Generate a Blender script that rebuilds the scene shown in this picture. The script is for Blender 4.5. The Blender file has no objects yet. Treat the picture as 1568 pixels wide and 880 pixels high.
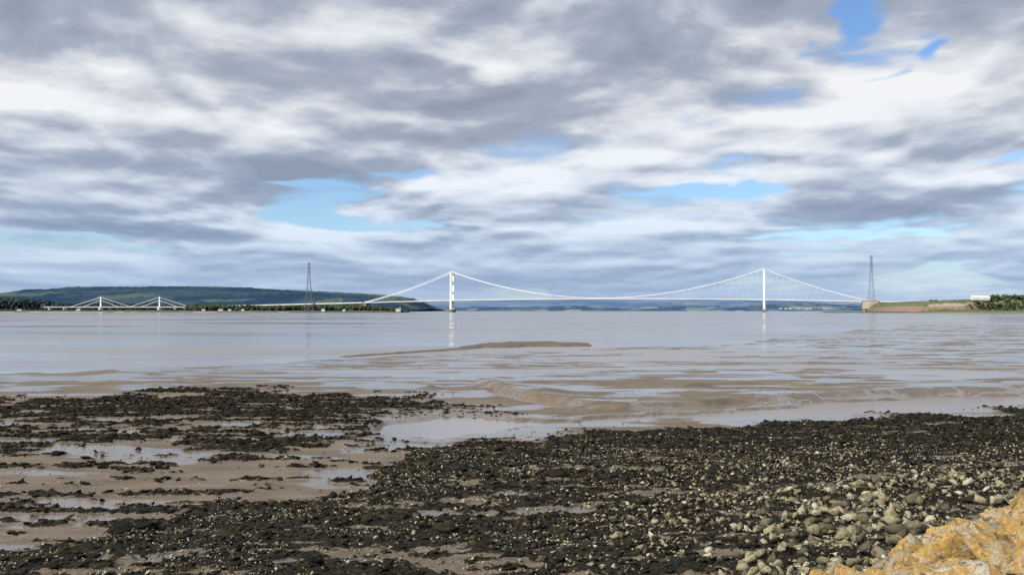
import bpy, bmesh, math, random
import numpy as np
from mathutils import Vector, Matrix
random.seed(7); rng=np.random.default_rng(11)
F=1539.0; U0=784.0; VH=475.0; CH=6.0
sc=bpy.context.scene
sc.view_settings.view_transform='Standard'; sc.view_settings.look='None'; sc.view_settings.exposure=0

# ------------------------------------------------------------ numpy noise
TAB=rng.random((256,256))
def vnoise(x,y):
    xi=np.floor(x).astype(int); yi=np.floor(y).astype(int)
    fx=x-xi; fy=y-yi
    fx=fx*fx*fx*(fx*(fx*6-15)+10); fy=fy*fy*fy*(fy*(fy*6-15)+10)
    a=TAB[xi&255,yi&255]; b=TAB[(xi+1)&255,yi&255]; c=TAB[xi&255,(yi+1)&255]; d=TAB[(xi+1)&255,(yi+1)&255]
    return (a*(1-fx)+b*fx)*(1-fy)+(c*(1-fx)+d*fx)*fy
def fbm(x,y,o=4,g=.5):
    s=0;a=1;t=0
    for i in range(o):
        s=s+a*vnoise(x,y); t+=a; a*=g
        x,y=(x*1.62-y*1.18)+17.3,(x*1.18+y*1.62)+5.1
    return s/t
def billow(x,y,o=4,g=.5):
    s=0;a=1;t=0
    for i in range(o):
        s=s+a*np.abs(2*vnoise(x,y)-1); t+=a; a*=g
        x,y=(x*1.62-y*1.18)+7.3,(x*1.18+y*1.62)+15.1
    return s/t
def ss(a,b,x):
    t=np.clip((x-a)/(b-a),0,1); return t*t*(3-2*t)

# ------------------------------------------------------------ terrain + masks
WX=.6
def base_z(X,Y):
    s=(X-6.5-WX)*.72-(Y-19.0)*.70
    q=np.maximum(-s,0)
    z=.05+.80*np.exp(-q/7.0)
    z=z+np.clip(s,0,7.2)*.48
    return z,s
def terrain(X,Y):
    z,s=base_z(X,Y)
    Ys=np.maximum(Y,4.0)
    u=U0+F*X/Ys; v=VH+F*(CH-np.minimum(z,2))/Ys
    n1=fbm(X*.09+3,Y*.05+7,4); n2=fbm(X*.35+31,Y*.22+17,4); n3=fbm(X*1.1+5,Y*.9+77,4); n4=fbm(X*3.3,Y*3.0+9,3)
    px=np.clip((v-VH)/100.0,0.02,3)
    vw=v+(n2-.5)*26*px+(n1-.5)*18*px
    vwat=np.interp(u,[-600,0,300,500,700,900,1100,1300,1500,1568,2000],[574,568,559,547,541,534,524,506,487,482,478])
    v2=v+(n1-.5)*9
    mud=ss(-2,3,v2-vwat)
    h=-.5*(1-mud)+mud*(z+(n1-.5)*.13+(n2-.5)*.07+.045)
    film=ss(.54,.64,fbm(X*.05+11,Y*.14+3,4)+.07*(1-ss(520,560,v)))*mud*(1-ss(594,610,v))
    film*=ss(0,60,u-250)*.7+.3
    h=h-film*.17
    nearm=ss(572,590,v)
    h=h+nearm*.05
    vB=np.interp(u,[-600,700,740,800,880,1000,1150,1300,1450,1568,2000],[520,560,592,608,624,629,619,608,603,599,592])
    db=vB-(v+(n2-.5)*7)
    bank=ss(-1,3.0,db)*(1-ss(3.0,24,db))*ss(715,760,u)
    h=h+bank*.38
    gul=np.exp(-((v-(600+.22*(u-760)))/3.5)**2)*ss(740,770,u)*(1-ss(840,880,u))
    h=h-gul*.35
    vC=np.interp(u,[500,560,600,680,760,880,1000,1130,1250,1400,1568,2200],[662,660,657,655,650,644,639,634,627,618,612,600])
    wC=np.interp(u,[500,560,600,680,740,790,900,1050,1150,1250,1400,1568,2200],[0.01,3,11,15,12,5,3.8,4.5,7,10,10,8.5,7])
    dc=np.abs(v+(n2-.5)*11+(n3-.5)*4-vC)/wC
    chan=(1-ss(.8,1.5,dc))*ss(545,575,u)
    h=h*(1-chan)-.14*chan
    wetc=(1-ss(1.2,3.2,dc))*ss(540,600,u)
    bt=np.interp(u,[500,530,600,700,740,820,900,915],[545,544,540,534,529,527,528,530])
    bh=np.interp(u,[500,530,600,700,735,760,860,900,918],[0,.06,.08,.11,.32,.45,.40,.28,0])
    bw=np.interp(u,[500,530,600,700,740,900,920],[1.0,1.4,1.8,2.5,3.6,3.0,1.1])
    sb=(1-ss(.4,1.2,np.abs(v+(n2-.5)*3+(n1-.5)*3-bt)/bw))*ss(500,530,u)*(1-ss(895,920,u))
    h=np.maximum(h,np.where(sb>.01,-.3+sb*(bh+.33),-9))
    isl=0
    for (iu,iv,iru,irv,ih) in [(1062,594,26,2.6,.35),(1150,597,60,2.0,.18),(660,598,14,2.5,.3),(500,545,15,1.2,.15),(1190,601,30,1.5,.15)]:
        e=np.exp(-((u-iu)/iru)**2-((v-iv)/irv)**2); h=h+e*ih; isl=isl+e
    # weed
    vU=np.interp(u,[-400,0,400,700,800,860,900],[606,610,602,606,628,646,646])
    up=ss(0,8,vw-vU)*(1-ss(790,850,u+(n2-.5)*80))
    dUp=np.interp(v,[603,620,638,652,690,720,760,800,860],[.46,.62,.46,.34,.36,.17,.24,.30,.34])
    dUp=dUp+.10*np.exp(-((v-612)/12)**2)*ss(250,420,u)
    vM=np.interp(u,[-400,0,200,350,500,560,620,700,800,900,1000,1200,1400,1568,2200],[850,838,815,785,760,749,727,708,694,672,661,650,637,629,610])
    mn=ss(-4,8,vw-vM)
    tongue=ss(0,1,1-np.abs((v+(n2-.5)*20)-np.interp(u,[0,560,740,800],[760,712,700,692]))/np.interp(u,[0,400,600,740,800],[36,26,16,10,2]))*(1-ss(740,800,u))
    dUp=dUp*(1-.55*tongue)
    st=fbm(X*.34+n1*2,Y*1.1+40,5,.6)
    st2=fbm(X*1.5+9,Y*2.3+3,4,.6)
    fld=.6*st+.4*st2
    stt=(fld-.5)*3.4+.5
    weedU=up*ss(-.15,.15,dUp-(1-stt))
    top=1-ss(0,60,v-vM)
    dM=.72+.16*top-.10*ss(1000,1500,u)*ss(720,860,v)
    weedM=mn*ss(-.18,.18,dM-(1-stt))
    weed=np.clip(np.maximum(weedU*(1-mn),weedM),0,1)*(1-chan)*(1-wetc*.8)
    weed=weed*(1-ss(-2.2,-.2,s))
    lump=(.35*n3+.65*n4)
    h=h+weed*(.02+.12*lump)*ss(560,600,v)
    stony=mn*ss(640,700,v)
    h=h+stony*(n4-.4)*.08
    wet=np.clip((1-ss(.42,.56,fbm(X*.22+60,Y*.5+8,4)))*.9+wetc+(1-nearm)*(.55+.5*film),0,1)*(1-weed)*(1-np.clip(sb+isl,0,1))
    return h,weed,wet,stony,u,v,s,np.clip(sb+isl*.8,0,1)

rowsY=[-14,-10,-6,-3,0,2]
y=3.5
while y<14: rowsY.append(y); y*=1.02
while y<95: rowsY.append(y); y*=1.0026
while y<420: rowsY.append(y); y*=1.006
while y<45000: rowsY.append(y); y*=1.12
rowsY=np.array(rowsY)
NC=880
t=np.linspace(-1,1,NC); t=np.sign(t)*(np.abs(t)*.60+ np.abs(t)**6*.9)
Yg=np.repeat(rowsY[:,None],NC,1); Xg=t[None,:]*(np.maximum(Yg,0)+10.0*np.exp(-np.maximum(Yg,0)/30))
Z,weed,wet,stony,ug,vg,sg,sbg=terrain(Xg,Yg)
Z=np.where(Yg>450,-1.0,Z)
def mesh_from(name,co,quads=None,tris=None):
    me=bpy.data.meshes.new(name); me.vertices.add(len(co)); me.vertices.foreach_set('co',co.astype(np.float32).ravel())
    f=quads if quads is not None else tris; k=f.shape[1]
    me.loops.add(f.size); me.loops.foreach_set('vertex_index',f.astype(np.int32).ravel())
    me.polygons.add(len(f)); me.polygons.foreach_set('loop_start',(np.arange(len(f))*k).astype(np.int32))
    me.polygons.foreach_set('loop_total',np.full(len(f),k,np.int32))
    me.update(calc_edges=True); me.validate(); return me
def grid_quads(nr,nc):
    idx=np.arange(nr*nc).reshape(nr,nc)
    return np.stack([idx[:-1,:-1],idx[:-1,1:],idx[1:,1:],idx[1:,:-1]],-1).reshape(-1,4)
def addobj(name,me,parent=None):
    o=bpy.data.objects.new(name,me); sc.collection.objects.link(o)
    if parent: o.parent=parent
    return o
def fattr(me,name,arr):
    a=me.attributes.new(name,'FLOAT','POINT'); a.data.foreach_set('value',arr.astype(np.float32).ravel())
R=len(rowsY)
gm=mesh_from('ground',np.stack([Xg,Yg,Z],-1).reshape(-1,3),quads=grid_quads(R,NC))
gm.polygons.foreach_set('use_smooth',np.ones(len(gm.polygons),bool))
fattr(gm,'weed',weed); fattr(gm,'wet',wet); fattr(gm,'stony',stony); fattr(gm,'bar',sbg)
ground=addobj('tidal_mudflat_ground',gm)

# ------------------------------------------------------------ material helpers
class NT:
    def __init__(s,nt): s.nt=nt
    def n(s,t,**k):
        nd=s.nt.nodes.new(t)
        for a,b in k.items(): setattr(nd,a,b)
        return nd
    def put(s,sock,v):
        if hasattr(v,'is_output'): s.nt.links.new(v,sock)
        else: sock.default_value=v
    def m(s,op,a,b=0.0,c=0.0,clamp=False):
        nd=s.n('ShaderNodeMath',operation=op,use_clamp=clamp)
        s.put(nd.inputs[0],a); s.put(nd.inputs[1],b)
        if len(nd.inputs)>2: s.put(nd.inputs[2],c)
        return nd.outputs[0]
    def ss(s,v,a,b,o0=0.,o1=1.):
        nd=s.n('ShaderNodeMapRange',interpolation_type='SMOOTHSTEP')
        s.put(nd.inputs[0],v); s.put(nd.inputs[1],a); s.put(nd.inputs[2],b); s.put(nd.inputs[3],o0); s.put(nd.inputs[4],o1)
        return nd.outputs[0]
    def mix(s,f,a,b):
        nd=s.n('ShaderNodeMix',data_type='RGBA')
        s.put(nd.inputs[0],f); s.put(nd.inputs[6],a); s.put(nd.inputs[7],b); return nd.outputs[2]
    def noise(s,vec,scale,detail=4,rough=.5,dist=0.):
        nd=s.n('ShaderNodeTexNoise'); s.put(nd.inputs['Vector'],vec); nd.inputs['Scale'].default_value=scale
        nd.inputs['Detail'].default_value=detail; nd.inputs['Roughness'].default_value=rough; nd.inputs['Distortion'].default_value=dist
        return nd.outputs[0]
    def mapping(s,vec,scale):
        nd=s.n('ShaderNodeMapping'); s.put(nd.inputs[0],vec); nd.inputs[3].default_value=scale; return nd.outputs[0]
    def attr(s,name):
        return s.n('ShaderNodeAttribute',attribute_name=name).outputs['Fac']
def C(*a): return (*a,1.0)
def newmat(name):
    m=bpy.data.materials.new(name); m.use_nodes=True; nt=m.node_tree
    b=nt.nodes['Principled BSDF']; return m,NT(nt),b
def simple(name,c1,c2,scale=1.0,rough=.8,spec=.3,bump=0,detail=4):
    m,N,b=newmat(name); co=N.n('ShaderNodeTexCoord').outputs['Object']
    f=N.ss(N.noise(co,scale,detail,.6),.35,.65)
    N.put(b.inputs['Base Color'],N.mix(f,C(*c1),C(*c2))); b.inputs['Roughness'].default_value=rough; b.inputs['Specular IOR Level'].default_value=spec
    return m

# mud
m,N,b=newmat('wet_mud_and_seaweed'); co=N.n('ShaderNodeTexCoord').outputs['Object']
wd=N.attr('weed'); wt=N.attr('wet'); stn=N.attr('stony'); bar=N.attr('bar')
nA=N.noise(N.mapping(co,(.25,.5,1)),1,5,.6); nB=N.noise(co,5,5,.65); nC=N.noise(co,16,4,.65)
nD=N.noise(N.mapping(co,(.6,1.6,1)),1,5,.65)
mudc=N.mix(N.ss(nA,.35,.65),C(.125,.092,.060),C(.185,.142,.098))
mudc=N.mix(N.ss(nD,.48,.64,0,.6),mudc,C(.085,.064,.043))
mudc=N.mix(N.ss(nC,.50,.70,0,.7),mudc,C(.055,.041,.028))
mudc=N.mix(N.ss(nC,.38,.26,0,.7),mudc,C(.42,.37,.28))
mudc=N.mix(N.m('MULTIPLY',wt,.6),mudc,C(.128,.102,.078))
mudc=N.mix(N.m('MULTIPLY',stn,.6),mudc,N.mix(N.ss(nB,.4,.6),C(.060,.048,.032),C(.14,.115,.078)))
weedc=N.mix(N.ss(nB,.4,.7),C(.009,.0085,.006),C(.036,.030,.017))
wf=N.ss(N.m('ADD',wd,N.m('MULTIPLY',N.m('SUBTRACT',nC,.5),1.3)),.3,.55)
col=N.mix(wf,mudc,weedc)
col=N.mix(N.ss(bar,.05,.5,0,.85),col,N.mix(N.ss(nD,.4,.6),C(.080,.065,.043),C(.14,.115,.08)))
N.put(b.inputs['Base Color'],col)
wr=N.m('MULTIPLY',wt,N.m('SUBTRACT',1,wf))
N.put(b.inputs['Roughness'],N.ss(wr,.35,.95,.78,.13))
N.put(b.inputs['Specular IOR Level'],N.ss(wf,0,1,.48,.12))
bp=N.n('ShaderNodeBump'); bp.inputs['Distance'].default_value=.05
N.put(bp.inputs['Strength'],N.ss(wr,.3,.9,.8,.07)); N.put(bp.inputs['Height'],N.m('ADD',N.m('ADD',nC,nB),nD)); N.put(b.inputs['Normal'],bp.outputs[0])
gm.materials.append(m)

# water
m,N,b=newmat('estuary_water'); co=N.n('ShaderNodeTexCoord').outputs['Object']
w1=N.noise(N.mapping(co,(.004,.012,1)),1,4,.6); w2=N.noise(N.mapping(co,(.25,.6,1)),1,3,.5); w3=N.noise(N.mapping(co,(.02,.06,1)),1,4,.6)
N.put(b.inputs['Base Color'],N.mix(N.ss(N.m('ADD',w1,N.m('MULTIPLY',N.m('SUBTRACT',w3,.5),.5)),.38,.62),C(.160,.122,.096),C(.215,.172,.142)))
N.put(b.inputs['Roughness'],N.ss(w1,.4,.6,.08,.24)); b.inputs['IOR'].default_value=1.31
bp=N.n('ShaderNodeBump'); bp.inputs['Distance'].default_value=.02; bp.inputs['Strength'].default_value=.08
N.put(bp.inputs['Height'],w2); N.put(b.inputs['Normal'],bp.outputs[0])
wm=mesh_from('estuary_water',np.array([(-45000,25,0),(45000,25,0),(45000,45000,0),(-45000,45000,0)],float),quads=np.array([[0,1,2,3]]))
wm.materials.append(m); addobj('estuary_water',wm)

# ------------------------------------------------------------ scatter
def fin(bm):
    bm.verts.ensure_lookup_table(); bm.verts.index_update()
    v=np.array([x.co[:] for x in bm.verts]); f=np.array([[k.index for k in x.verts] for x in bm.faces]); bm.free(); return v,f
def hull_template(n,sq):
    bm=bmesh.new()
    for i in range(n):
        p=Vector((random.gauss(0,1),random.gauss(0,1),random.gauss(0,1))).normalized()*random.uniform(.6,1.1)
        bm.verts.new((p.x*sq[0],p.y*sq[1],p.z*sq[2]))
    r=bmesh.ops.convex_hull(bm,input=bm.verts)
    bmesh.ops.delete(bm,geom=[g for g in r['geom_interior'] if isinstance(g,bmesh.types.BMVert)],context='VERTS')
    bmesh.ops.triangulate(bm,faces=bm.faces); return fin(bm)
def ragged_template(sub,sq,a,bb):
    bm=bmesh.new(); bmesh.ops.create_icosphere(bm,subdivisions=sub,radius=1)
    for x in bm.verts:
        x.co*=random.uniform(a,bb); x.co=Vector((x.co.x*sq[0],x.co.y*sq[1],x.co.z*sq[2]))
    return fin(bm)
def scatter(name,tmpls,P,S,mat,tilt=.5,parent=None):
    n=len(P); ti=rng.integers(0,len(tmpls),n); cos=[];fs=[];rn=[];off=0
    yaw=rng.random(n)*6.283; ax=(rng.random(n)-.5)*2*tilt; ay=(rng.random(n)-.5)*2*tilt; rv=rng.random(n)
    for k,(tv,tf) in enumerate(tmpls):
        s=np.where(ti==k)[0]
        if len(s)==0: continue
        v=tv[None]*S[s][:,None,None]
        c,d=np.cos(ax[s])[:,None],np.sin(ax[s])[:,None]
        x,y_,z_=v[...,0],v[...,1],v[...,2]
        y_,z_=y_*c-z_*d,y_*d+z_*c
        c,d=np.cos(ay[s])[:,None],np.sin(ay[s])[:,None]
        x,z_=x*c+z_*d,-x*d+z_*c
        c,d=np.cos(yaw[s])[:,None],np.sin(yaw[s])[:,None]
        x,y_=x*c-y_*d,x*d+y_*c
        v=np.stack([x,y_,z_],-1)+P[s][:,None,:]
        cos.append(v.reshape(-1,3)); nv=len(tv)
        fs.append((tf[None]+off+(np.arange(len(s))*nv)[:,None,None]).reshape(-1,3)); off+=len(s)*nv
        rn.append(np.repeat(rv[s],nv))
    me=mesh_from(name,np.concatenate(cos),tris=np.concatenate(fs)); fattr(me,'rnd',np.concatenate(rn))
    me.materials.append(mat); return addobj(name,me,parent)
def samples(n,y0,y1):
    Y=np.sqrt(rng.random(n)*(y1**2-y0**2)+y0**2); X=(rng.random(n)*2-1)*.66*Y
    r=terrain(X,Y); return X,Y,r

def rockmat(name,c1,c2,c3,lich=None,sc_=6):
    m,N,b=newmat(name); co=N.n('ShaderNodeTexCoord').outputs['Object']; rn=N.attr('rnd')
    c=N.mix(N.ss(rn,.1,.75),C(*c1),C(*c2)); c=N.mix(N.ss(rn,.80,1,0,.85),c,C(*c3))
    f=N.noise(co,sc_,5,.65); c=N.mix(N.ss(f,.47,.65,0,.7),c,C(c1[0]*.4,c1[1]*.4,c1[2]*.37))
    if lich:
        l=N.noise(co,2.2,6,.7); l2=N.noise(co,13,4,.7)
        c=N.mix(N.ss(N.m('ADD',N.m('ADD',l,N.m('MULTIPLY',l2,.35)),N.m('MULTIPLY',rn,.10)),.66,.75,0,.9),c,N.mix(N.ss(l2,.4,.6),C(*lich),C(.29,.175,.045)))
        c=N.mix(N.ss(N.noise(co,19,4,.7),.56,.66,0,.6),c,C(.55,.52,.44))
        c=N.mix(N.ss(N.noise(co,7,5,.75),.53,.64,0,.85),c,C(.075,.058,.042))
    N.put(b.inputs['Base Color'],c); b.inputs['Roughness'].default_value=.9; b.inputs['Specular IOR Level'].default_value=.2
    bp=N.n('ShaderNodeBump'); bp.inputs['Strength'].default_value=.9; bp.inputs['Distance'].default_value=.04
    N.put(bp.inputs['Height'],N.noise(co,sc_*2,7,.7)); N.put(b.inputs['Normal'],bp.outputs[0]); return m
stoneM=rockmat('shore_stone',(.11,.095,.060),(.35,.31,.19),(.58,.54,.41),sc_=9)
T_st=[hull_template(9,(1,.75,.5)) for _ in range(36)]
X,Y,(z,w,wt_,stg,uu,vv,s,sb)=samples(220000,14,80)
lr=ss(700,1450,uu)*ss(660,800,vv)
cl=ss(.36,.60,fbm(X*.6+4,Y*1.0+8,4))
dens_=(stg*(.30+.42*lr)*(.10+.90*cl)+.015*(vv>600))*(s<.3)*(z>.02)
k=rng.random(len(X))<dens_
X,Y,z,lr=X[k],Y[k],z[k],lr[k]
S=(.03+.05*rng.random(len(X))**1.5+.21*rng.random(len(X))**5*(.2+lr))*(1+.30*lr)
scatter('shore_stones',T_st,np.stack([X,Y,z+S*.36],-1),S,stoneM,.8)
X,Y,(z,w,wt_,stg,uu,vv,s,sb)=samples(130000,18,70)
k=(rng.random(len(X))<(.08+.6*stg)*(vv>690)*ss(.42,.6,fbm(X*.3+90,Y*.5+12,3)))&(s<0)&(z>.03)
X,Y,z=X[k],Y[k],z[k]; S=.018+.030*rng.random(len(X))
scatter('beach_pebbles',T_st,np.stack([X,Y,z+S*.8],-1),S,rockmat('pebble',(.28,.24,.17),(.46,.41,.31),(.66,.62,.54)),.8)
# seaweed
m,N,b=newmat('bladder_wrack'); rn=N.attr('rnd')
c=N.mix(N.ss(rn,.2,.9),C(.007,.0065,.0045),C(.030,.024,.012)); c=N.mix(N.ss(rn,.90,1,0,.8),c,C(.085,.070,.030))
N.put(b.inputs['Base Color'],c); b.inputs['Roughness'].default_value=.75; b.inputs['Specular IOR Level'].default_value=.10
weedM=m
T_w=[ragged_template(1,(1.5,1,.34),.25,1.5) for _ in range(24)]
X,Y,(z,w,wt_,stg,uu,vv,s,sb)=samples(340000,14,95)
k=(rng.random(len(X))<w*.52*(1-.25*ss(900,1500,uu)*ss(680,820,vv)))&(z>-.02)&(s<-.5)
X,Y,z=X[k],Y[k],z[k]; S=(.025+.065*rng.random(len(X))**1.8)*(1+Y/80)
scatter('seaweed',T_w,np.stack([X,Y,z+S*.06],-1),S,weedM,.5)
X,Y,(z,w,wt_,stg,uu,vv,s,sb)=samples(9000,22,80)
k=(rng.random(len(X))<.10)&(vv>622)&(uu<900)&(w>.25)&(z>0)
X,Y,z=X[k],Y[k],z[k]; S=.11+.20*rng.random(len(X))**2.5
T_wb=[ragged_template(3,(1.5,1,.45),.72,1.18) for _ in range(8)]
scatter('seaweed_covered_boulders',T_wb,np.stack([X,Y,z+S*.1],-1),S,weedM,.2)

# riprap sea wall with lichen
lichM=rockmat('lichen_limestone',(.27,.22,.145),(.39,.325,.225),(.52,.48,.40),lich=(.44,.26,.05),sc_=5)
from mathutils import noise as mn_
def boulder_t():
    bm=bmesh.new()
    for i in range(12):
        p=Vector((random.gauss(0,1),random.gauss(0,1),random.gauss(0,1))).normalized()
        p=Vector((max(-.72,min(.72,p.x)),max(-.72,min(.72,p.y)),max(-.6,min(.6,p.z))))
        bm.verts.new((p.x*1.4,p.y*1.05,p.z*.95))
    r=bmesh.ops.convex_hull(bm,input=bm.verts)
    bmesh.ops.delete(bm,geom=[g for g in r['geom_interior'] if isinstance(g,bmesh.types.BMVert)],context='VERTS')
    bmesh.ops.dissolve_limit(bm,angle_limit=.3,verts=bm.verts,edges=bm.edges)
    bmesh.ops.bevel(bm,geom=list(bm.edges),offset=.02,segments=1,affect='EDGES')
    bmesh.ops.triangulate(bm,faces=bm.faces)
    for _ in range(4):
        L_=[e for e in bm.edges if e.calc_length()>.12]
        if L_: bmesh.ops.subdivide_edges(bm,edges=L_,cuts=1); bmesh.ops.triangulate(bm,faces=bm.faces)
    o=Vector((random.random()*50,random.random()*50,0))
    for x in bm.verts:
        q=x.co*1.9+o; st_=abs(mn_.noise(q*1.3))*.05
        x.co+=x.co.normalized()*(mn_.fractal(x.co*4.2+o,.9,2,5)*.045-st_)
    return fin(bm)
T_b=[boulder_t() for _ in range(18)]
P=[];S=[]
for a in np.arange(-22,22,.78):
    for bq in np.arange(.1,8.4,.78):
        a2=a+random.uniform(-.3,.3); b2=bq+random.uniform(-.3,.3)
        X=6.5+WX+.70*a2+.72*b2; Y=19+.72*a2-.70*b2
        z,_=base_z(np.array([X]),np.array([Y]))
        if X*X+Y*Y<6: continue
        P.append((X,Y,z[0]+random.uniform(-.04,.16))); S.append(random.uniform(.36,.68))
for i in range(2600):
    a2=random.uniform(-22,22); b2=random.uniform(-.8,8.3)
    X=6.5+WX+.70*a2+.72*b2; Y=19+.72*a2-.70*b2
    z,_=base_z(np.array([X]),np.array([Y]))
    if X*X+Y*Y<6: continue
    P.append((X,Y,z[0]+random.uniform(-.05,.12))); S.append(random.uniform(.12,.28))
scatter('riprap_boulders',T_b,np.array(P),np.array(S),lichM,.8)

# ------------------------------------------------------------ beams / builders
class MB:
    def __init__(s): s.v=[];s.f=[];s.m=[]
    def box(s,c,d,x=(1,0,0),z=(0,0,1),mi=0,top=1.0):
        x=Vector(x).normalized(); z=Vector(z).normalized(); y=z.cross(x).normalized(); c=Vector(c); o=len(s.v)
        for k in (-1,1):
            t_=top if k>0 else 1
            for (i,j) in ((-1,-1),(1,-1),(1,1),(-1,1)):
                s.v.append(c+x*(i*d[0]/2*t_)+y*(j*d[1]/2*t_)+z*(k*d[2]/2))
        for q_ in ((3,2,1,0),(4,5,6,7),(0,1,5,4),(1,2,6,5),(2,3,7,6),(3,0,4,7)): s.f.append([o+i for i in q_]); s.m.append(mi)
    def beam(s,p,q_,r,r2=None,n=4,mi=0):
        p=Vector(p);q_=Vector(q_); d=(q_-p).normalized(); a=d.orthogonal().normalized(); bb=d.cross(a); o=len(s.v)
        r2=r if r2 is None else r2
        for pt,rr in ((p,r),(q_,r2)):
            for i in range(n):
                an=math.pi*2*(i+.5)/n; s.v.append(pt+a*math.cos(an)*rr+bb*math.sin(an)*rr)
        for i in range(n): s.f.append([o+i,o+(i+1)%n,o+n+(i+1)%n,o+n+i]); s.m.append(mi)
        s.f.append([o+i for i in range(n)][::-1]); s.m.append(mi); s.f.append([o+n+i for i in range(n)]); s.m.append(mi)
    def gable(s,c,d,hr,x,mi=0,over=1.08):
        x=Vector(x).normalized(); z=Vector((0,0,1)); y=z.cross(x); c=Vector(c); o=len(s.v)
        a,bb=d[0]/2*over,d[1]/2*over
        for p in ((-a,-bb,0),(a,-bb,0),(a,bb,0),(-a,bb,0),(-a,0,hr),(a,0,hr)): s.v.append(c+x*p[0]+y*p[1]+z*p[2])
        for q_ in ((0,1,5,4),(2,3,4,5),(1,2,5),(3,0,4),(3,2,1,0)): s.f.append([o+i for i in q_]); s.m.append(mi)
    def obj(s,name,mats,parent=None):
        me=bpy.data.meshes.new(name); me.from_pydata([tuple(v) for v in s.v],[],s.f)
        for mm in mats: me.materials.append(mm)
        for p,mi in zip(me.polygons,s.m): p.material_index=mi
        me.update(); return addobj(name,me,parent)
def empty(name):
    e=bpy.data.objects.new(name,None); sc.collection.objects.link(e); return e
white=simple('white_bridge_paint',(.74,.76,.78),(.82,.83,.84),.05,.5,.4)
offw=simple('pale_deck_paint',(.66,.69,.72),(.76,.78,.80),.02,.6,.3)
conc=simple('pier_concrete',(.16,.15,.14),(.24,.22,.20),.1,.9)
beige=simple('anchorage_concrete',(.36,.30,.24),(.46,.39,.32),.08,.9)
steel=simple('galvanised_steel',(.14,.15,.18),(.19,.20,.23),.1,.6)

# ------------------------------------------------------------ suspension bridge
bd=Vector((.968,-.2515,0)).normalized(); bn=Vector((.2515,.968,0)).normalized()
TL=Vector((-197,3300,0)); TR=Vector((765,3050,0)); L=(TR-TL).length; SS=305
def dz(sx):
    t_=(sx-L/2)/(L/2+SS); return 42-10.5*t_*t_
def bp_(sx,off=0,z=0):
    p=TL+bd*sx+bn*off; return Vector((p.x,p.y,z))
br=empty('suspension_bridge')
TZ=131
mb=MB(); pr=MB()
for sx in (0,L):
    for o in (-13,13):
        c=bp_(sx,o,0); mb.box((c.x,c.y,8+(TZ-8)/2),(6.6,5,TZ-8),bd,top=.78)
        mb.box((c.x,c.y,TZ+1.2),(7,6,2.4),bd)
    for zz,hh in ((33,5),(64,5),(96,5),(126,6)):
        c=bp_(sx,0,zz); mb.box(c,(4.2,22,hh),bd)
    c=bp_(sx,0,3.5); pr.box(c,(14,46,9),bd); pr.box(bp_(sx,0,8.6),(11,40,1.6),bd)
mb.obj('towers',[white],br); pr.obj('tower_piers',[conc],br)
mb=MB(); hg=MB()
def main_z(sx):
    t_=(sx-L/2)/(L/2); zmin=dz(L/2)+3.0; return zmin+(TZ+1-zmin)*t_*t_
def side_z(k):
    ze=dz(-SS)+2; return TZ+1+(ze-TZ-1)*k-14*4*k*(1-k)*.55
for o in (-12.5,12.5):
    n=56; pts=[bp_(L*i/n,o,main_z(L*i/n)) for i in range(n+1)]
    for i in range(n): mb.beam(pts[i],pts[i+1],.85,n=6)
    for sg_ in (-1,1):
        for i in range(16):
            a,c=i/16,(i+1)/16
            xs=lambda k:(-SS*k if sg_<0 else L+SS*k)
            mb.beam(bp_(xs(a),o,side_z(a)),bp_(xs(c),o,side_z(c)),.85,n=6)
            zz=side_z(c); xm=xs(c)
            if zz>dz(xm)+3:
                hg.beam(bp_(xm,o,zz),bp_(xm-8,o,dz(xm)),.08); hg.beam(bp_(xm,o,zz),bp_(xm+8,o,dz(xm)),.08)
    for i in range(1,54):
        xm=L*i/54
        if main_z(xm)>dz(xm)+4:
            hg.beam(bp_(xm,o,main_z(xm)),bp_(xm-8,o,dz(xm)),.08); hg.beam(bp_(xm,o,main_z(xm)),bp_(xm+8,o,dz(xm)),.08)
mb.obj('main_cables',[white],br); hg.obj('hangers',[offw],br)
def deck(path,w,hgt,name,parent,rail=True):
    mb=MB()
    for i in range(len(path)-1):
        p,q_=path[i],path[i+1]; d=q_-p; x=d.normalized(); sd=Vector((-x.y,x.x,0)).normalized(); o=len(mb.v)
        prof=[(-w/2,0),(w/2,0),(w/2-.3,-2.2),(w/2-5,-hgt),(-w/2+5,-hgt),(-w/2+.3,-2.2)]
        for pt in (p,q_):
            for (a,c) in prof: mb.v.append(pt+sd*a+Vector((0,0,c)))
        for k in range(6): mb.f.append([o+k,o+(k+1)%6,o+6+(k+1)%6,o+6+k]); mb.m.append(0)
        if rail:
            for e in (-w/2+.3,w/2-.3): mb.beam(p+sd*e+Vector((0,0,1.1)),q_+sd*e+Vector((0,0,1.1)),.25)
    return mb.obj(name,[offw],parent)
deck([bp_(sx,0,dz(sx)+.8) for sx in np.linspace(-SS,L+SS,70)],30,4.2,'deck',br)
E=bp_(L+SS,0,dz(L+SS)+.8); E2=E+bd*215+Vector((0,0,-1.0))
deck([E+(E2-E)*k for k in np.linspace(0,1,8)],28,3.6,'approach_deck',br)
mb=MB()
for k in (.36,.60,.84):
    p=E+(E2-E)*k
    for o in (-7,7): mb.box(Vector((p.x,p.y,(p.z-4)/2))+bn*o,(3.2,3.2,p.z-4),bd,mi=1)
    mb.box(Vector((p.x,p.y,p.z-4.2)),(3.6,20,1.8),bd,mi=1)
A=E+bd*(-2)
mb.box((A.x,A.y,22),(44,40,24),bd,mi=1); mb.box((A.x,A.y,35),(46.5,42,2.4),bd,mi=1)
for o in (-17,-6,6,17): mb.box(Vector((A.x,A.y,5))+bd*o,(5,36,10.4),bd,mi=1)
mb.box((A.x,A.y,.6),(52,46,2.2),bd,mi=0)
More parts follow.
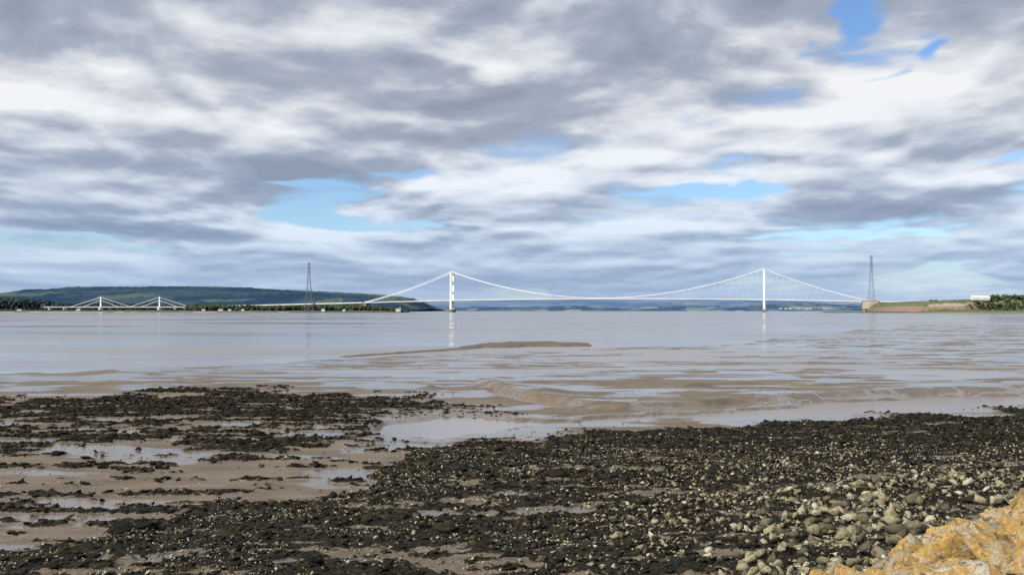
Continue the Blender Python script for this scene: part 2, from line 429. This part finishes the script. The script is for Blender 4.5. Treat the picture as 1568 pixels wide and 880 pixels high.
W0=Vector((-1284,4000,20)); E1=bp_(-SS,0,dz(-SS)+.8)
path=[E1.lerp(W0,k) for k in np.linspace(0,1,22)]
for p in path[1:]:
    for o in (-7,7): mb.box(Vector((p.x,p.y,(p.z-3)/2))+bn*o,(3,3,p.z-3),bd)
A=E1; mb.box((A.x,A.y,A.z/2-2),(18,30,A.z-4.5),bd,mi=0)
mb.obj('piers_and_anchorages',[conc,beige],br)
deck(path,28,3.6,'viaduct_deck',br)
cs=empty('cable_stayed_bridge'); wl=[-1637,-1403]; yW=4000
deck([Vector((x,yW,20)) for x in np.linspace(-1284,-1860,20)],26,4.2,'deck',cs)
mb=MB(); cb=MB(); pi=MB()
for x in wl:
    mb.box((x,yW,40),(5,4,40),(1,0,0),top=.8); mb.box((x,yW,60.5),(5.5,5,1.4))
    pi.box((x,yW,8),(7,30,16.5))
    for dx,zt in ((-118,58),(118,58),(-70,46),(70,46)):
        cb.beam((x,yW,zt),(x+dx,yW,20.5),.6,n=5)
for x in (-1300,-1340,-1720,-1780,-1840): pi.box((x,yW,8),(4,20,17))
mb.obj('pylon_masts',[white],cs); cb.obj('stay_cables',[white],cs); pi.obj('piers',[offw],cs)

# ------------------------------------------------------------ electricity pylons
def pylon(u,D,ztop,wb,name,z0=0,r=.45):
    X0=(u-U0)/F*D; mb=MB(); H=ztop-z0
    def wd(k): return (wb*(1-k)**1.25+2.2) if k<.8 else (wb*.2**1.25+2.2)
    ks=[0,.13,.25,.36,.46,.55,.63,.70,.76,.82,.87,.92,.96,1]
    ring=lambda k:[Vector((X0+i*wd(k)/2,D+j*wd(k)/2,z0+H*k)) for i,j in ((-1,-1),(1,-1),(1,1),(-1,1))]
    for a,c in zip(ks[:-1],ks[1:]):
        A_,B_=ring(a),ring(c)
        for i in range(4):
            mb.beam(A_[i],B_[i],r,r*.95); mb.beam(A_[i],B_[(i+1)%4],r*.36); mb.beam(A_[(i+1)%4],B_[i],r*.36); mb.beam(B_[i],B_[(i+1)%4],r*.36)
    for k,wa in ((.80,8),(.885,9.5),(.965,7)):
        z_=z0+H*k
        for j in (-1.2,1.2):
            mb.beam((X0,D+j,z_),(X0-wa,D,z_+.4),r*.4); mb.beam((X0,D+j,z_),(X0+wa,D,z_+.4),r*.4)
            mb.beam((X0,D+j,z_+3.5),(X0-wa,D,z_+.4),r*.3); mb.beam((X0,D+j,z_+3.5),(X0+wa,D,z_+.4),r*.3)
    mb.box((X0,D,z0-1),(wb+8,wb+8,3.0),mi=1)
    return mb.obj(name,[steel,conc])
pylon(473,3000,149,22,'electricity_pylon',z0=2)
pylon(1334.5,3080,174,20,'electricity_pylon',z0=3)

# ------------------------------------------------------------ hills
def haze_tinted(name,c1,c2,c3,sc1,sc2):  # aerial haze is painted into the bluish base colours, no real atmosphere
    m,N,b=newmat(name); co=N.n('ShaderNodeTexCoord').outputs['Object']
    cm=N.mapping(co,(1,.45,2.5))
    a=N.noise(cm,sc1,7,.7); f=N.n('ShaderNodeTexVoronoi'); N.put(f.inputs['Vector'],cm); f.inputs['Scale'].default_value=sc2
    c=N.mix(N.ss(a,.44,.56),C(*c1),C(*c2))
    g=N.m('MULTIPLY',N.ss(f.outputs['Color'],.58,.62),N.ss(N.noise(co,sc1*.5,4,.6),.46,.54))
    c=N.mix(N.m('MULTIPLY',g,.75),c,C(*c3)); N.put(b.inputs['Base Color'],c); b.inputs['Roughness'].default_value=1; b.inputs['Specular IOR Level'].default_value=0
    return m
def ridge(name,prof,D,depth,mat,rough=.03,step=1.5,bumpy=0):
    us=np.arange(prof[0][0],prof[-1][0]+.1,step); tv=np.interp(us,[p[0] for p in prof],[p[1] for p in prof])
    nr=40; V=[]
    top=np.maximum(CH+(VH-tv)*D/F,1); Xc=(us-U0)/F*D
    for j in range(nr):
        k=j/(nr-1); yy=D-depth*(1-k); pf=math.sin(k*math.pi/2)**.8
        nz=fbm(Xc/(D*.03)+yy/(D*.03)*.7,np.full_like(Xc,yy/(D*.05)),5)-.5
        z=top*pf*(1+nz*rough*8*(1-k))+(fbm(Xc/(D*.0025),np.full_like(Xc,yy/30),3)-.5)*bumpy*min(1,k*4)*np.minimum(1,top/60)
        if j==0: z=z*0-1
        V.append(np.stack([Xc,np.full_like(Xc,yy),z],-1))
    V.append(V[-1]*np.array([1,1,0])+np.array([0,depth*.8,-1]))
    V=np.array(V); nr,nc=V.shape[:2]
    me=mesh_from(name,V.reshape(-1,3),quads=grid_quads(nr,nc)); me.materials.append(mat); return addobj(name,me)
mh0=haze_tinted('far_hill_haze_tint',(.085,.145,.27),(.125,.195,.31),(.18,.25,.32),.0012,.003)
mh1=haze_tinted('wooded_hill_haze_tint',(.024,.050,.092),(.046,.080,.108),(.11,.145,.11),.0028,.0042)
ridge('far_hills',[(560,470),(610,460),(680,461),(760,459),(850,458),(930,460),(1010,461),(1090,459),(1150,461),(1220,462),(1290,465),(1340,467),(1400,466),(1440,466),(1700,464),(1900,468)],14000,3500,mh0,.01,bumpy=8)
ridge('near_hazy_hills',[(540,474),(620,467),(700,470),(800,470),(880,468),(960,470),(1060,468),(1120,469),(1180,466),(1240,465),(1300,468),(1380,471),(1420,471),(1480,474)],10500,1500,haze_tinted('mid_hill_haze_tint',(.040,.080,.145),(.08,.13,.18),(.24,.27,.24),.004,.007),.02,bumpy=12)
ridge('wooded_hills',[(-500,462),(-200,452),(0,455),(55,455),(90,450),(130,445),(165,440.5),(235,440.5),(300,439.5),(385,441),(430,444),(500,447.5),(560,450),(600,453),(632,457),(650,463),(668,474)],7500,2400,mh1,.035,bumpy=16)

grassM=simple('marsh_grass',(.06,.08,.035),(.13,.14,.07),.02,1,.1)
def lowland(name,pts,D0,D1,zt,mat):
    us=np.arange(pts[0],pts[1]+1,3.0); V=[]
    for k,(D,z) in enumerate(((D0-12,-1),(D0,1.2),(D0+40,zt),(D1,zt+1),(D1+10,-1))):
        X=(us-U0)/F*D; e=ss(0,1,(pts[1]-us)/40)*ss(0,1,(us-pts[0])/25)
        nz=(fbm(X*.01,X*0+k,4)-.5)*60
        V.append(np.stack([X,np.full_like(X,D)+nz*(k<2),z*e-(1-e)],-1))
    V=np.array(V); nr,nc=V.shape[:2]
    me=mesh_from(name,V.reshape(-1,3),quads=grid_quads(nr,nc)); me.materials.append(mat); return addobj(name,me)
lowland('coastal_lowland',(-500,628),3150,3900,5,grassM)
lowland('far_riverbank',(-500,300),4050,4700,8,grassM)
sandM=simple('shore_sand',(.30,.26,.19),(.40,.36,.28),.05,1,.1)
darkM=simple('dark_rock_ledge',(.06,.055,.045),(.11,.10,.08),.05,1,.1)
lowland('shingle_beach',(-500,600),3085,3130,1.0,sandM)
lowland('rock_ledge',(425,640),2600,2680,1.4,darkM)
lowland('rock_ledge',(1243,1420),2500,2600,1.6,darkM)
def foliage(name,c1,c2):
    m,N,b=newmat(name); rn=N.attr('rnd'); co=N.n('ShaderNodeTexCoord').outputs['Object']
    c=N.mix(rn,C(*c1),C(*c2)); c=N.mix(N.ss(N.noise(co,.25,4,.7),.45,.7,0,.6),c,C(c1[0]*.5,c1[1]*.5,c1[2]*.5))
    N.put(b.inputs['Base Color'],c); b.inputs['Roughness'].default_value=1; b.inputs['Specular IOR Level'].default_value=.1; return m
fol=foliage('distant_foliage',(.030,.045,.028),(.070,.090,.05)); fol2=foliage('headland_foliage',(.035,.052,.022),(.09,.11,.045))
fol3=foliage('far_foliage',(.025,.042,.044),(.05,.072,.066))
T_t=[ragged_template(2,(1,1,1.05),.6,1.25) for _ in range(10)]
def wood(name,prof,D0,D1,n,smin,smax,mat,zb=2):
    us=rng.uniform(prof[0][0],prof[-1][0],n); D=rng.uniform(D0,D1,n)
    top=CH+(VH-np.interp(us,[p[0] for p in prof],[p[1] for p in prof]))*((D0+D1)/2)/F
    S=rng.uniform(smin,smax,n); X=(us-U0)/F*D
    top=top*(.72+.42*fbm(X*.02,D*.01,4))+ (rng.random(n)-.5)*3
    z=zb+(top-S*.9-zb)*rng.random(n)**.55
    scatter(name,T_t,np.stack([X,D,np.maximum(z,zb)],-1),S,mat,.5)
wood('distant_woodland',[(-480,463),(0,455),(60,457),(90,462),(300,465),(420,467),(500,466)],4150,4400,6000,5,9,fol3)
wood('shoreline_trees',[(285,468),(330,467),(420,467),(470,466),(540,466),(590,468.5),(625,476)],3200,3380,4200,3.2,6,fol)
wood('hedgerow_trees',[(-400,472),(0,472),(130,474),(300,473)],3200,3300,900,2.5,4,fol)

def headland():
    us=np.arange(1408,2000,1.5); D=2560
    prof=np.interp(us,[1408,1416,1425,1450,1480,1510,1540,1568,1700,2000],[478,469,462,460,460,458,457,457,456,455])
    X=(us-U0)/F*D; top=CH+(VH-prof)*D/F; V=[]
    rows=[(-70,0,-1),(-55,0,1.0),(-30,.08,1),(-14,.15,2),(-8,.30,0),(-4,.55,0),(0,.80,0),(8,.92,0),(40,1,0),(160,1.0,0),(420,.95,0),(440,0,-1)]
    flat=ss(1470,1530,us)
    for k,(dy,fz,ad) in enumerate(rows):
        n=(fbm(X*.06,X*0+k*.6,4)-.5)
        back=flat*45*(dy<45)*(k>2)
        V.append(np.stack([X,D+dy+n*14*(1<k<9)+back,top*fz*(1+ n*.25*(2<k<8))+ad+n*1.5*(k>1)*(k<11)],-1))
    V=np.array(V); nr,nc=V.shape[:2]
    me=mesh_from('cliff_headland',V.reshape(-1,3),quads=grid_quads(nr,nc))
    m,N,b=newmat('red_cliff_and_grass'); g=N.n('ShaderNodeNewGeometry'); sx=N.n('ShaderNodeSeparateXYZ'); N.put(sx.inputs[0],g.outputs['Position'])
    sn=N.n('ShaderNodeSeparateXYZ'); N.put(sn.inputs[0],g.outputs['Normal']); co=N.n('ShaderNodeTexCoord').outputs['Object']
    nz=N.noise(co,.08,5,.65); zz=N.m('ADD',sx.outputs[2],N.m('MULTIPLY',N.m('SUBTRACT',nz,.5),10))
    rock=N.mix(N.ss(zz,12,20),C(.26,.155,.115),C(.36,.30,.24))
    rock=N.mix(N.ss(N.noise(co,.2,5,.7),.5,.7,0,.7),rock,C(.10,.10,.06))
    gr=N.mix(N.ss(nz,.4,.6),C(.06,.08,.03),C(.13,.14,.065))
    c=N.mix(N.ss(N.m('ADD',sn.outputs[2],N.m('MULTIPLY',nz,.3)),.80,.95),rock,gr)
    c=N.mix(N.ss(sx.outputs[0],1225,1290,0,.85),c,gr)
    N.put(b.inputs['Base Color'],c); b.inputs['Roughness'].default_value=1; me.materials.append(m); addobj('cliff_headland',me)
headland()
def wood2(name,us0,us1,D0,D1,z0,z1,n,smin,smax,mat,dens=None):
    us=rng.uniform(us0,us1,n); D=rng.uniform(D0,D1,n); X=(us-U0)/F*D; S=rng.uniform(smin,smax,n)
    k=fbm(X*.05+3,D*.04,3)>.42 if dens else np.ones(n,bool)
    z=z0+(z1-z0)*rng.random(n)*(.5+fbm(X*.03,D*.0,3))
    P_=np.stack([X,D,z],-1)[k]; scatter(name,T_t,P_,S[k],mat,.5)
wood2('headland_trees',1512,1900,2600,2700,28,44,1500,2.5,5,fol2)
wood2('headland_bushes',1430,1900,2556,2620,10,25,1100,1.8,3.4,fol2,1)
wood2('clifftop_hedge',1424,1500,2590,2640,28,31,260,1.5,2.6,fol2,1)
lowland('foreshore_beach',(1400,2000),2440,2500,1.0,simple('foreshore_grass',(.20,.19,.12),(.15,.17,.08),.03,1,.1))

wallM=simple('white_render',(.72,.71,.68),(.8,.79,.76),.2,.9); roofM=simple('slate_roof',(.12,.12,.13),(.18,.17,.17),.3,.9); winM=simple('window_glass',(.03,.035,.04),(.05,.05,.06),1,.2,.6)
def house(name,u,D,z0,w,d,h,hr,roof=None):
    X=(u-U0)/F*D; mb=MB(); mb.box((X,D,z0+h/2-.5),(w,d,h+1),mi=0); mb.gable((X,D,z0+h+.003),(w,d),hr,(1,0,0),mi=1)
    nw=max(2,int(w/4))
    for r_ in range(max(1,int(h/3))):
        for i in range(nw): mb.box((X-w/2+(i+.5)*w/nw,D-d/2-.05,z0+1.7+r_*2.8),(1.3,.2,1.4),mi=2)
    mb.box((X+w*.3,D,z0+h+hr*.9),(1,1,2),mi=0)
    return mb.obj(name,[wallM,roof or roofM,winM])
house('white_clubhouse',1495,2575,34,24,9,6,4,wallM); house('white_clubhouse',1509,2600,34,20,9,6,3,wallM)
for u,D,w,h in ((609,3175,11,7),(495,3170,10,6),(612,3195,6,10),(338,3190,14,5),(352,3190,9,5),(312,3200,10,6),(120,3190,12,5),(527,3178,8,5),(30,3195,14,5),(372,3188,9,5)):
    house('shore_house',u,D,3,w,7,h,2.6)
for u in (1195,1203,1210,1222,1236,1241,1262): house('distant_house',u,8900,18,24,10,7,4)

# ------------------------------------------------------------ world sky + cloud layer dome
w=bpy.data.worlds.new('World'); sc.world=w; w.use_nodes=True; nt=w.node_tree
for n_ in list(nt.nodes): nt.nodes.remove(n_)
N=NT(nt); out=N.n('ShaderNodeOutputWorld')
SE=math.radians(38); SAZ=math.atan2(-.80,-.60)
sky=N.n('ShaderNodeTexSky',sky_type='NISHITA'); sky.sun_disc=False; sky.sun_elevation=SE; sky.sun_rotation=SAZ%(2*math.pi); sky.air_density=1.0; sky.dust_density=.3; sky.ozone_density=2.5
tint=N.n('ShaderNodeMix',data_type='RGBA',blend_type='MULTIPLY'); tint.inputs[0].default_value=1; N.put(tint.inputs[6],sky.outputs[0]); tint.inputs[7].default_value=C(.86,1.0,1.2)
bg1=N.n('ShaderNodeBackground'); bg1.inputs[1].default_value=.12; nt.links.new(tint.outputs[2],bg1.inputs[0]); nt.links.new(bg1.outputs[0],out.inputs[0])

azs=np.concatenate([np.linspace(-math.pi,-.62,110,endpoint=False),np.linspace(-.62,.62,1180,endpoint=False),np.linspace(.62,math.pi,110)])
els=np.concatenate([np.linspace(-.01,.0,3,endpoint=False),np.linspace(0,.345,360,endpoint=False),np.linspace(.345,math.pi/2-.002,70)])
A2,E2_=np.meshgrid(azs,els); z3=np.sin(E2_); zc=np.maximum(z3,0)
def cc(zv,f=1.0):
    return A2*(zv+.10)**-.5*2.9*f+40, np.log(zv+.035)*3.1*f+30
def dens(zv,o=8):
    px,py=cc(zv); wx=fbm(px*.8+9,py*.8+3,3)-.5; wy=fbm(px*.8+49,py*.8+23,3)-.5
    px=px+wx*.5; py=py+wy*.3
    return .76*fbm(px,py,o,.47)+.24*(1-billow(px*1.6+5,py*2.0,min(o-2,6),.50))
zs=zc+.03
D1=dens(zc); D2=dens(zc+zs*.08,7); D3=dens(zc+zs*.24,4)
px,py=cc(zc,2); wa=fbm(px+3,py+90,5)-.5; wb=fbm(px+70,py+9,5)-.5
azw=A2+wa*.13; zw=zc+wb*(.016+.20*zc)
def ell(lst,k=1.0):
    tot=0
    for (u,v,ru,rv,amp) in lst:
        d=Vector(((u-U0)/F,1,(VH-v)/F)).normalized(); a0=math.atan2(d.x,d.y)
        tot=tot+amp*np.exp(-((azw-a0)*F/(ru*k))**2-((zw-d.z)*F/(rv*k))**2)
    return tot
gaps=ell([(1285,12,42,22,-.28),(1190,65,26,10,-.16),(1395,92,24,12,-.22),(1365,126,34,6,-.15),(515,340,95,14,-.30),(610,352,70,7,-.18),(430,270,85,6,-.22),(660,258,125,6,-.20),(565,212,20,16,-.14),(1130,289,110,8,-.25),(1330,210,70,5,-.12),(310,282,50,7,-.14),(1520,235,60,5,-.12),(60,262,90,5,-.12),(930,395,160,6,-.16),(500,385,200,5,-.14),(1330,365,130,5,-.14),(150,372,160,5,-.14),(1000,335,100,4,-.12)])+ell([
 (300,130,330,110,.12),(750,90,260,70,.12),(1000,200,260,40,.14),(1400,290,160,30,.10),(640,312,150,18,.10),(200,340,200,20,.06),(1450,180,150,40,.12),(1080,60,120,60,.12),(1460,40,70,60,.12)])
mask=ss(.29,.47,D1+gaps)
shade=ell([(170,245,240,26,-.26),(430,228,110,30,-.20),(60,130,160,40,-.06),(480,60,180,50,-.10),(760,130,220,26,-.24),(580,318,180,10,-.26),(1150,240,220,12,-.24),(1450,308,140,14,-.24),(790,367,130,10,-.18),(1110,368,120,9,-.16),(250,352,180,8,-.20),(150,300,140,9,-.10),(300,405,200,10,-.07),(1200,395,200,10,-.06),
 (130,30,150,30,.06),(300,60,70,26,.16),(640,25,90,20,.16),(700,95,110,18,.18),(1080,80,140,30,.18),(960,25,160,30,.08),(1100,180,200,24,.30),(1480,70,120,45,.20),(1420,240,130,14,.22),(590,283,170,8,.28),(280,334,160,6,.26),(20,160,60,12,.24),(280,165,140,12,.12),(740,352,150,5,.20),(1090,350,110,5,.18),(1400,268,170,9,.20),(1220,345,30,5,.2)])
det=1/(1+np.exp(-(zc-.03)*90))
sh=.61+((D1-D2)*2.0+(D1-D3)*1.1)*(.50+.50*det)-(D1-.5)*.5+shade*1.05
stops=np.array([0,.36,.52,.70,.98]); cols=np.array([(.29,.335,.43),(.39,.435,.535),(.53,.57,.65),(.70,.73,.785),(.90,.91,.93)])
col=np.stack([np.interp(sh,stops,cols[:,i]) for i in range(3)],-1)
low=(1-ss(.0,.22,zc))[...,None]
col=col*(1-low)+col*np.array([.84,.97,1.12])*low
hz=((1-ss(0,.11,zc))*.62)[...,None]; col=col*(1-hz)+np.array([.35,.48,.68])*hz
mask=np.maximum(mask,(1-ss(0,.085,zc))*.8)
sd3=np.array([math.sin(SAZ)*math.cos(SE),math.cos(SAZ)*math.cos(SE),math.sin(SE)])
dirs=np.stack([np.sin(A2)*np.cos(E2_),np.cos(A2)*np.cos(E2_),z3],-1)
ang=np.degrees(np.arccos(np.clip(dirs@sd3,-1,1))); mask=mask*ss(20,30,ang)
dm=mesh_from('sky',(dirs*60000).reshape(-1,3),quads=grid_quads(*A2.shape))
dm.polygons.foreach_set('use_smooth',np.ones(len(dm.polygons),bool))
ca=dm.attributes.new('cloud_colour','FLOAT_COLOR','POINT'); ca.data.foreach_set('color',np.concatenate([col,np.ones(col.shape[:2]+(1,))],-1).astype(np.float32).ravel())
fattr(dm,'cloud_cover',mask)
m=bpy.data.materials.new('cloud_layer'); m.use_nodes=True; nt=m.node_tree
for n_ in list(nt.nodes): nt.nodes.remove(n_)
N=NT(nt); out=N.n('ShaderNodeOutputMaterial'); em=N.n('ShaderNodeEmission'); tr=N.n('ShaderNodeBsdfTransparent'); mx=N.n('ShaderNodeMixShader')
nt.links.new(N.n('ShaderNodeAttribute',attribute_name='cloud_colour').outputs['Color'],em.inputs[0]); N.put(mx.inputs[0],N.attr('cloud_cover'))
nt.links.new(tr.outputs[0],mx.inputs[1]); nt.links.new(em.outputs[0],mx.inputs[2]); nt.links.new(mx.outputs[0],out.inputs[0])
m.cycles.emission_sampling='NONE'
dm.materials.append(m); addobj('sky',dm)

sd=bpy.data.lights.new('sun','SUN'); sd.energy=5.0; sd.angle=math.radians(.5); sd.color=(1,.94,.83); so=bpy.data.objects.new('sun',sd); sc.collection.objects.link(so)
so.rotation_euler=Vector(sd3).to_track_quat('Z','Y').to_euler()

cam=bpy.data.cameras.new('camera'); co_=bpy.data.objects.new('camera',cam); sc.collection.objects.link(co_)
co_.location=(0,0,CH); co_.rotation_euler=(math.radians(90)+math.atan(35/F),0,0)
cam.sensor_width=36; cam.lens=36*F/1568; cam.clip_start=.1; cam.clip_end=150000
sc.camera=co_
